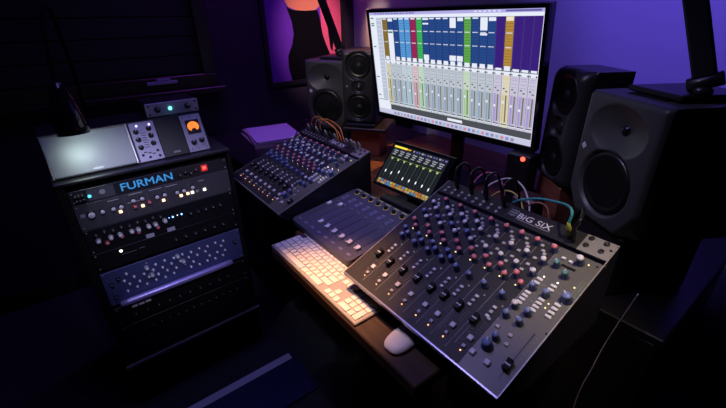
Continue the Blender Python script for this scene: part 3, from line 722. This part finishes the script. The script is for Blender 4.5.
# 5 blue unit with bar
a, b = .487, .622
t = unit('blue_equalizer', a, b, mat('blue_face', (.085, .10, .26), .35, .2, noise=.08), 'tall blue rack panel dotted with small silver switches and a rounded bar below', 'equalizer')
sw = G().lathe([(.0048, 0), (.0048, .0015), (.0030, .0020), (.0024, .010), (0, .0108)], mat('bright_nickel', (.85, .85, .9), .3, .3), 10).mesh('toggle_switch')
kk = 0
for r_ in range(4):
    for k in range(12):
        x = .060 + k*.031 + (r_ % 2)*.012
        if (k*3+r_*5) % 11 == 7: continue
        put('toggle_switch', sw, t, x, a+.040+r_*.0215+.003*((k+r_) % 2)); kk += 1
for x, z in [(.135, .105), (.240, .108), (.145, .070), (.255, .080)]: put('knob', kw2, t, x, a+z)
for x, z in [(.022, .085), (.022, .035), (.045, .10), (.455, .085)]: put('knob', KN['black'], t, x, a+z)
g = G(); text_geo(g, '+', .135, a+.118, .008, .008, .0046, M_white, M=Matrix(((1,0,0,0),(0,0,-1,0),(0,1,0,0),(0,0,0,1)))); g.build('printing', t)
g = G(); g.lathe([(.002, .025), (.011, .030), (.0125, .05), (.0125, .40), (.011, .425), (.002, .43)], mat('lilac_bar', (.42, .36, .75), .3, .4), 20, Matrix.Translation((0, -.020, a+.006)) @ Matrix.Rotation(PI/2, 4, 'Y')); g.build('front_bar', t)
G().box((.04, -.012, a+.001), (.41, -.004, a+.011), M_black).build('bar_mount', t)
# 6 dark unit below with a strip of keys
a, b = .395, .472
t = unit('patch_unit', a, b, mat('dark_face3', (.008, .008, .010), .4), 'almost black rack unit below the blue panel', 'rack unit')
for k in range(3): G().box((.055+k*.022, -.016, b-.014), (.073+k*.022, -.004, b-.008), M_btn, .001).build('paddle', t)
for k in range(10): put('knob', KN['black'], t, .06+k*.038, a+.03)
t = unit('lower_drawer_unit', .236, .385, mat('dark_face4', (.007, .007, .009), .45), 'black lowest unit of the rack just above its bottom shelf', 'rack unit')
for k in range(14): G().lathe([(.003, 0), (.003, .002)], M_alu_d, 8, on_front(.04+k*.03, -.004, .345)).build('socket', t)


# tilted module chassis on the rack top
CT = 65
ch = thing('module_chassis', (-1.388, -.103, RT+.0005), (0, 0, R(YR)), 'black tilted module frame standing on top of the rack', 'rack frame')
cdir = Matrix.Translation((0, 0, 0)) @ Matrix.Rotation(R(CT), 4, 'X')
Hc = .131; top = Hc*math.sin(R(CT)); bk0 = Hc*math.cos(R(CT))
G().prism([(0.004, 0), (.24, 0), (.24, top), (bk0+.004, top)], -.004, .468, M_black, 'x').build('shell', ch)
g = G(); g.box((-.006, .000, -.002), (.470, .004, .004), M_satin, M=cdir); g.box((-.006, Hc, -.002), (.470, Hc+.004, .004), M_satin, M=cdir)
g.build('rails', ch)
yrr = Matrix.Rotation(R(YR), 4, 'Z'); base = Matrix.Translation((-1.388, -.103, RT+.0005)) @ yrr @ cdir
def module(name, x0, label, cat):
    o = thing(name, (0, 0, 0), (0, 0, 0), label, cat); Mx = base @ Matrix.Translation((x0, 0, .0042)); o.matrix_world = Mx
    o.location = Mx.to_translation(); o.rotation_euler = Mx.to_euler(); return o
o = module('blank_panel', 0, 'flat blank grey panel lit white by the lamp, on the tilted frame', 'panel')
G().box((.004, .004, 0), (.224, .128, .003), mat('satin_grey_panel', (.30, .32, .34), .42, .15, noise=.02), .0008).build('plate', o)
g = G(); g.box((0, 0, 0), (.004, .131, .008), M_alu, .0008); g.box((.224, 0, 0), (.228, .131, .008), M_alu, .0008); g.box((.004, .128, 0), (.224, .131, .006), M_alu_d, .0008); g.box((.004, 0, 0), (.224, .004, .006), M_black, .0008); g.build('border', o)
g = G(); g.add([(.118+.016*math.cos(2*PI*k/16), .012+.0035*math.sin(2*PI*k/16), .0033) for k in range(16)], [list(range(16))], M_white); g.build('oval_emblem', o)
o = module('silver_module', .234, 'silver module with six black knobs beside the lit grey panel', 'audio module')
mf = mat('silver_module_face', (.42, .40, .55), .4, .2, noise=.05)
G().box((0, 0, 0), (.0745, .131, .003), mf, .0008).build('faceplate', o)
kk2 = knob_mesh(.0075, .012, M_blackcap, M_blackcap)
for x, y in [(.015, .100), (.015, .074), (.015, .048), (.055, .106), (.055, .082), (.055, .056)]: place('knob', kk2, o, (x, y, .003), (0, 0, random.uniform(-1, 1)))
for x in (.022, .060): place('indicator_light', G().lathe([(.003, 0), (.003, .002), (0, .003)], LED['violet'], 10).mesh('indicator_light'), o, (x, .119, .003))
for x, y in [(.013, .022), (.060, .030), (.032, .012), (.062, .012)]: G().lathe([(.004, 0), (.004, .003), (0, .0032)], M_black, 12, Matrix.Translation((x, y, .003))).build('push_button', o)
g = G()
for k in range(7): g.rect(.027, .045+k*.008, .042, .047+k*.008, .0033, M_black)
g.build('printed_scale', o)
for k in range(3): G().rect(.018+k*.012, .028-k*.004, .028+k*.012, .032-k*.004, .0033, M_black).build('printed_mark', o)
o = module('black_blank_module', .311, 'black unlit module between the silver module and the orange meter', 'audio module')
G().box((0, 0, 0), (.0785, .131, .002), M_black, .0008).build('faceplate', o)
g = G(); g.rect(.030, .010, .052, .016, .0024, M_print); g.build('printing', o)
o = module('meter_module', .3925, 'silver module with glowing orange needle meter above two black knobs', 'audio module')
G().box((0, 0, 0), (.069, .131, .003), mf, .0008).build('faceplate', o)
G().box((.013, .062, .003), (.059, .112, .0045), M_black, .0008).build('meter_frame', o); mf_ = C.objects[-1]
pts = []
for k in range(25):
    a_ = R(-38 + 256*k/24); pts.append((.036+.0195*math.cos(a_), .0875+.0180*math.sin(a_), .005))
for k in range(9):
    a_ = R(180-180*k/8); pts.append((.036+.0085*math.cos(a_), .0735+.0085*math.sin(a_), .005))
g = G(); g.add(pts, [list(range(len(pts)))], glow('orange_meter', (1, .22, .04), 1.4))
g.build('meter_dial', mf_)
g = G(); g.add([(.0357, .082, .0052), (.0363, .082, .0052), (.0303, .102, .0052), (.0297, .102, .0052)], [(0, 1, 2, 3)], M_black); g.build('needle', mf_)
for x, y in [(.022, .032), (.050, .036)]: place('knob', knob_mesh(.0085, .014, M_blackcap, M_blackcap), o, (x, y, .003), (0, 0, .5))
g = G()
for x in (.010, .035, .060): g.lathe([(.002, 0), (0, .001)], M_black, 8, Matrix.Translation((x, .122, .003))); g.lathe([(.002, 0), (0, .001)], M_black, 8, Matrix.Translation((x, .010, .003)))
g.build('screws', o)
# small preamp on top
o = thing('small_preamp', (-1.497, .199, RT+.0005+top+.001), (0, 0, R(YR)), 'small silver fronted box with teal light on top of the tilted frame', 'preamp')
G().box((0, .003, 0), (.174, .135, .046), M_black, .003).build('case', o)
G().box((-.001, 0, .001), (.175, .003, .046), mf, .001).build('faceplate', o)
for x in (.036, .137): put('knob', knob_mesh(.0095, .014, M_blackcap, M_blackcap), o, x, .024, 0)
G().lathe([(.0052, 0), (.005, .003), (0, .005)], LED['teal'], 16, on_front(.078, 0, .023)).build('indicator_light', o)
g = G()
for x in (.010, .165):
    for z in (.010, .037): g.lathe([(.0035, 0), (.003, .0015), (0, .002)], M_black, 10, on_front(x, 0, z))
g.build('screws', o)

# lamp above the tilted panel
lp = thing('desk_lamp', (-1.715, .03, RT+.0005), (0, 0, 0), 'black lamp with rounded head hanging over the blank grey panel', 'lamp')
hd = Vector((.375, -.046, .137))      # mouth of the shade, in the lamp's own frame
G().lathe([(.045, 0), (.045, .008), (.012, .014)], M_gloss, 28, Matrix.Translation((0, 0, 0))).build('base', lp)
G().tube([(0, 0, .012), (-.02, .01, .25), (.06, .0, .46), (.24, -.03, .42), tuple(hd+Vector((-.012, 0, .135)))], .006, mat('matte_black', (.003, .003, .003), 1, spec=.05), 10).build('gooseneck', lp)
ax = Vector((.10, 0, -1)).normalized()
Q = Vector((0, 0, -1)).rotation_difference(ax).to_matrix().to_4x4()
ML = Matrix.Translation(hd) @ Q
G().lathe([(.034, .002), (.040, 0), (.041, .02), (.038, .05), (.030, .09), (.020, .125), (.010, .142), (0, .145)], M_gloss, 28, ML).build('shade', lp); sh_ = C.objects[-1]
G().lathe([(.0, .016), (.012, .014), (.018, .008), (.017, .004), (.0, .002)], glow('lamp_bulb', (.85, .95, 1), 3), 16, ML).build('bulb', sh_)
wp_ = Vector((-1.715, .03, RT+.0005)) + hd
spot('desk_lamp_light', wp_ + Vector((.012, 0, -.010)), wp_ + Vector((-.075, .035, -.10)), 140, .8, (.82, 1, .97), .72, .04)

# ------------------------------------------------------------------ papers left of the far mixer
zp = DZ
px, py = -2.05, .88
for k, (dx, dy, a_, w_, d_, h_, c_, lab) in enumerate([
        (0, -.005, 22, .33, .27, .016, (.30, .27, .24), 'thick tan magazine at the bottom of the paper stack'),
        (.010, .0, 17, .32, .26, .012, (.22, .21, .24), 'grey magazine in the middle of the paper stack'),
        (-.01, .01, 24, .33, .26, .004, (.42, .38, .34), 'thin pale booklet just under the top sheet of the stack'),
        (.0, .012, 19, .33, .26, .003, (.55, .48, .70), 'lilac printed sheet on top of the paper stack beside the far mixer')]):
    c0 = mat('paper_%d' % k, c_, .7, noise=.05)
    g = G(); g.box((-w_/2, -d_/2, 0), (w_/2, d_/2, h_), c0, .0008)
    if k == 3:
        for j in range(9): g.rect(-.14, -.10+j*.022, .12-.02*(j % 3), -.099+j*.022, h_+.0003, mat('lilac_print', (.35, .28, .5), .6))
    tag(g.build('magazine' if k < 3 else 'printed_sheet', loc=(px+dx, py+dy, zp), rot=(0, 0, R(a_-30))), lab, 'magazine' if k < 3 else 'paper', 'papers stacked beside the far mixer')
    zp += h_+.0004

# ------------------------------------------------------------------ poster and panel
t = thing('framed_poster', (X0, 1.355, H+.10), (0, 0, 0), 'framed poster of a figure in a black dress on the left wall', 'poster')
def PY(y, z, d=.018): return (d, y-1.355, z-.10)
g = G(); y0, y1, z0, z1 = 1.078, 1.630, -.374, .62
g.add([PY(y0, z0, .012), PY(y1, z0, .012), PY(y1, z1, .012), PY(y0, z1, .012)], [(0, 1, 2, 3)], mat('poster_violet', (.17, .035, .46), .6, spec=.1))
pk = mat('poster_pink', (.95, .12, .22), .6, spec=.1); sk = mat('poster_orange', (.88, .26, .14), .6, spec=.1); bk = mat('poster_black', (.004, .003, .005), .7, spec=.05)
def poly(pts, m, d): g.add([PY(y, z, d) for y, z in pts], [list(range(len(pts)))], m)
poly([(1.47, z0), (y1, z0), (y1, z1), (1.47, z1)], pk, .0124)
# figure: skin first, then dress
poly([(1.215, .100), (1.24, .062), (1.285, .046), (1.36, .035), (1.43, .042), (1.47, .07), (1.50, .13), (1.51, .22), (1.46, .27), (1.40, .28), (1.395, .33), (1.35, .33), (1.34, .28), (1.26, .25), (1.225, .18)], sk, .0130)
poly([(1.315, .33), (1.42, .33), (1.435, .40), (1.41, .46), (1.36, .475), (1.32, .45), (1.305, .39)], sk, .0131)
poly([(1.225, .065), (1.262, .046), (1.36, .040), (1.45, .046), (1.463, .0), (1.478, -.10), (1.50, -.16), (1.528, -.22), (1.53, -.374), (1.222, -.374), (1.205, -.30), (1.208, -.22), (1.245, -.15), (1.262, -.09), (1.255, -.02)], bk, .0134)
poly([(1.475, .16), (1.50, .17), (1.503, .05), (1.545, -.06), (1.560, -.16), (1.552, -.21), (1.535, -.19), (1.520, -.06), (1.49, .04)], bk, .0136)
poly([(1.30, .38), (1.31, .47), (1.36, .51), (1.42, .49), (1.45, .42), (1.43, .33), (1.42, .40), (1.38, .445), (1.33, .43)], bk, .0138)
g.build('print', t)
g = G()
for a_, b_ in [((.0, y0-.03, z0-.03), (.022, y1+.03, z0)), ((.0, y0-.03, z1), (.022, y1+.03, z1+.03)), ((.0, y0-.03, z0), (.022, y0, z1)), ((.0, y1, z0), (.022, y1+.03, z1))]:
    g.box((a_[0], a_[1]-1.355, a_[2]-.10), (b_[0], b_[1]-1.355, b_[2]-.10), M_black, .002)
g.build('frame', t)
G().box((.0, y0-1.355, z0-.10), (.0115, y1-1.355, z1-.10), M_black).build('backing', t)
tag(G().box((-2.20, 1.70, .76), (-1.75, 1.749, H+.045), mat('beige_fabric', (.62, .48, .38), .9, noise=.08, scale=120, bump=.4), .006).build('acoustic_panel'),
    'beige fabric panel on the back wall, showing as a narrow strip left of the monitor', 'wall panel')

# ------------------------------------------------------------------ cables and jacks behind the mixers
def cable(pts, r, m, label, group=None, name='patch_cable'):
    return tag(G().tube(pts, r, m, 8).build(name), label, 'cable', group)
def mxp(x, y, z, p=(-.652, .427, H-.570), tilt=21.5, s=1): c_, s_ = math.cos(R(tilt)), math.sin(R(tilt)); return (p[0]+x*s, p[1]+s*(y*c_-z*s_), p[2]+s*(y*s_+z*c_))
def jack(x, y, lab, p=(-.652, .427, H-.570), tilt=21.5, s=1, tip=M_black, h=.042, grp='jack plugs in the right mixer'):
    t = thing('jack_plug', mxp(x, y, .0025, p, tilt, s), (R(tilt), 0, 0), lab, 'plug', grp)
    G().lathe([(.0045, 0), (.0045, .006), (.0060, .007), (.0060, h*.7), (.0045, h*.78), (.0030, h)], tip, 14).build('sleeve', t)
    return t
PR_ = []
for k, (x, lab) in enumerate([(.043, 'leftmost black jack plug in the right mixer, nearest the tablet'), (.0905, 'second black jack plug from the left in the right mixer'), (.1375, 'third black jack plug from the left in the right mixer'), (.190, 'fourth black jack plug, just left of the big lettering')]):
    jack(x, .385, lab); e = mxp(x, .385, .042)
    cable([e, (e[0]-.004, e[1]+.012, e[2]+.022), (e[0]+.0, e[1]+.055, e[2]+.015), (e[0]+.01, e[1]+.10, DZ+.12), (e[0]+.03, e[1]+.13, DZ+.014), (e[0]+.10, e[1]+.16, DZ+.012)], .0032, M_rubber,
          ['black cable from the leftmost plug of the right mixer', 'black cable from the second plug of the right mixer', 'black cable from the third plug of the right mixer', 'black cable from the plug left of the big lettering'][k], 'black cables behind the right mixer')
jack(.357, .372, 'yellow green banded plug right of the big lettering on the right mixer', tip=mat('yellow_plug', (.35, .38, .06), .35))
jack(.372, .366, 'black plug beside the yellow banded plug on the right mixer')
e = mxp(.372, .366, .042); cable([e, (e[0]+.005, e[1]+.01, e[2]+.02), (e[0]-.02, e[1]+.06, e[2]+.01), (e[0]-.07, e[1]+.08, DZ+.10), (e[0]-.10, e[1]+.12, DZ+.012)], .004, M_rubber, 'thick black cable looping behind the plug next to the yellow one', 'black cables behind the right mixer')
e = mxp(.357, .372, .042)
teal = mat('teal_cable', (.04, .32, .34), .4)
cable([e, (e[0]-.004, e[1]+.01, e[2]+.026), (e[0]-.05, e[1]+.06, e[2]+.01), (e[0]-.12, e[1]+.06, e[2]-.005), (e[0]-.17, e[1]+.05, e[2]-.05), (e[0]-.2, e[1]+.1, DZ+.012)], .0030, teal, 'teal cable arching from the yellow banded plug behind the lettering')
cable([(-.60, .86, DZ+.10), (-.60, .90, DZ+.17), (-.56, .94, DZ+.205), (-.51, .94, DZ+.20), (-.465, .91, DZ+.17), (-.445, .89, DZ+.13), (-.43, .90, DZ+.03)], .0024, mat('white_cable', (.70, .68, .66), .4), 'white cable, outer arc behind the right mixer')
cable([(-.565, .86, DZ+.09), (-.57, .89, DZ+.155), (-.54, .91, DZ+.182), (-.50, .91, DZ+.178), (-.462, .885, DZ+.15), (-.45, .87, DZ+.10), (-.47, .86, DZ+.02)], .0024, mat('yellow_cable', (.60, .48, .12), .4), 'yellow cable inside the white arc behind the right mixer')
cable([(-.63, .87, DZ+.08), (-.65, .91, DZ+.165), (-.63, .95, DZ+.20), (-.58, .95, DZ+.185), (-.54, .92, DZ+.13), (-.53, .90, DZ+.05)], .0022, mat('pink_cable', (.55, .12, .28), .4), 'pink cable arching left of the white one behind the right mixer')
cable([(-.46, .85, DZ+.15), (-.44, .87, DZ+.19), (-.41, .875, DZ+.20), (-.385, .86, DZ+.185), (-.375, .85, DZ+.12), (-.38, .84, DZ+.01)], .0022, mat('copper_cable', (.35, .14, .08), .4), 'thin reddish brown cable in front of the right speaker foot')
# dark connector block behind right mixer
bx = thing('power_brick', (-.515, 1.0, DZ), (0, 0, R(4)), 'dark ribbed adapter lying under the white and yellow cable arcs', 'adapter')
G().box((-.035, -.035, 0), (.035, .035, .150), mat('aubergine_plastic', (.06, .022, .035), .4), .006).build('case', bx)
g = G()
for k in range(4): g.box((-.037, -.028+k*.015, .02), (.037, -.022+k*.015, .145), M_black)
g.build('ribs', bx)
ub = thing('usb_hub', (-.70, 1.33, DZ), (0, 0, 0), 'small black box with a red light on the desk behind the monitor base', 'hub')
G().box((-.03, -.02, 0), (.03, .02, .022), M_black, .003).build('case', ub)
o = thing('power_strip', (-.60, 1.10, DZ), (0, 0, R(3)), 'black switch box with a glowing red light under the right corner of the monitor', 'switch box')
G().box((-.05, -.03, 0), (.03, .03, .235), M_black, .004).build('case', o)
G().lathe([(.007, 0), (.007, .003), (0, .006)], glow('red_switch_glow', (1, .06, .03), 5), 14, on_front(.005, -.030, .225)).build('red_light', o)
# far mixer: plugs and orange cables
PL = dict(p=(-1.489, .442, H-.573), tilt=19.3, s=1.0); org = mat('orange_cable', (.75, .24, .05), .4)
ord_ = ['first', 'second', 'third', 'fourth', 'fifth', 'sixth', 'seventh']
for k in range(7):
    x = .040+k*.0345
    jack(x, .386, '%s short dark plug from the left at the back of the far mixer' % ord_[k], p=PL['p'], tilt=19.3, s=1.0, h=.034, grp='plugs in the far mixer', tip=M_satin if k % 2 else M_alu_d)
for k, (xa, xb, hh) in enumerate([(.075, .27, .062), (.109, .29, .050), (.144, .31, .070)]):
    a_ = mxp(xa, .386, .034, **PL); b_ = mxp(xb, .384, .01, **PL)
    cable([a_, (a_[0]+.004, a_[1], a_[2]+.022), (a_[0]+.045, a_[1]+.004, a_[2]+.02+hh*.4), (b_[0]-.04, b_[1]+.003, b_[2]+hh*.8), (b_[0]-.008, b_[1], b_[2]+.02), b_], .0019, org,
          ['orange cable starting farthest left on the far mixer', 'lowest orange cable arc on the far mixer', 'highest orange cable arc on the far mixer'][k], 'orange cables on the far mixer')
for k in range(4):
    jack(.335+.024*k, .382+.004*(k % 2), ['silver plug nearest the orange cable ends on the far mixer', 'second silver plug of the cluster by the slim left speaker', 'third silver plug of the cluster by the slim left speaker', 'rightmost silver plug on the far mixer'][k], p=PL['p'], tilt=19.3, s=1.0, h=.036, grp='silver plugs in the far mixer', tip=M_alu)
# cable hanging at the far right
cable([(-.16, .852, H-.54), (-.168, .83, H-.602), (-.175, .80, H-.669), (-.175, .77, H-.72), (-.177, .74, H-.813), (-.16, .71, .30), (-.18, .72, .012)], .0013, mat('violet_cable', (.12, .10, .22), .5), 'thin pale cable hanging below the desk right of the near mixer', name='hanging_cable')
# black bundle near the front left of the near papers
cable([(-1.78, .86, DZ+.01), (-1.76, .90, DZ+.10), (-1.74, .95, DZ+.16), (-1.72, 1.02, DZ+.10), (-1.70, 1.06, DZ+.012)], .003, M_rubber, 'short black cable rising between the paper stack and the far mixer')

# ------------------------------------------------------------------ board on the floor
t = thing('floor_board', (-1.22, .0, 0), (0, 0, 0), 'dark blue glossy board on the floor beside the rack, with a pale edge strip', 'board')
G().box((0, -.55, 0), (.24, .49, .012), mat('dark_blue_lacquer', (.02, .022, .09), .3), .003).build('board', t)
G().box((.006, -.55, .012), (.042, .472, .0145), mat('pale_strip', (.6, .6, .68), .4), .0008).build('edge_strip', t)
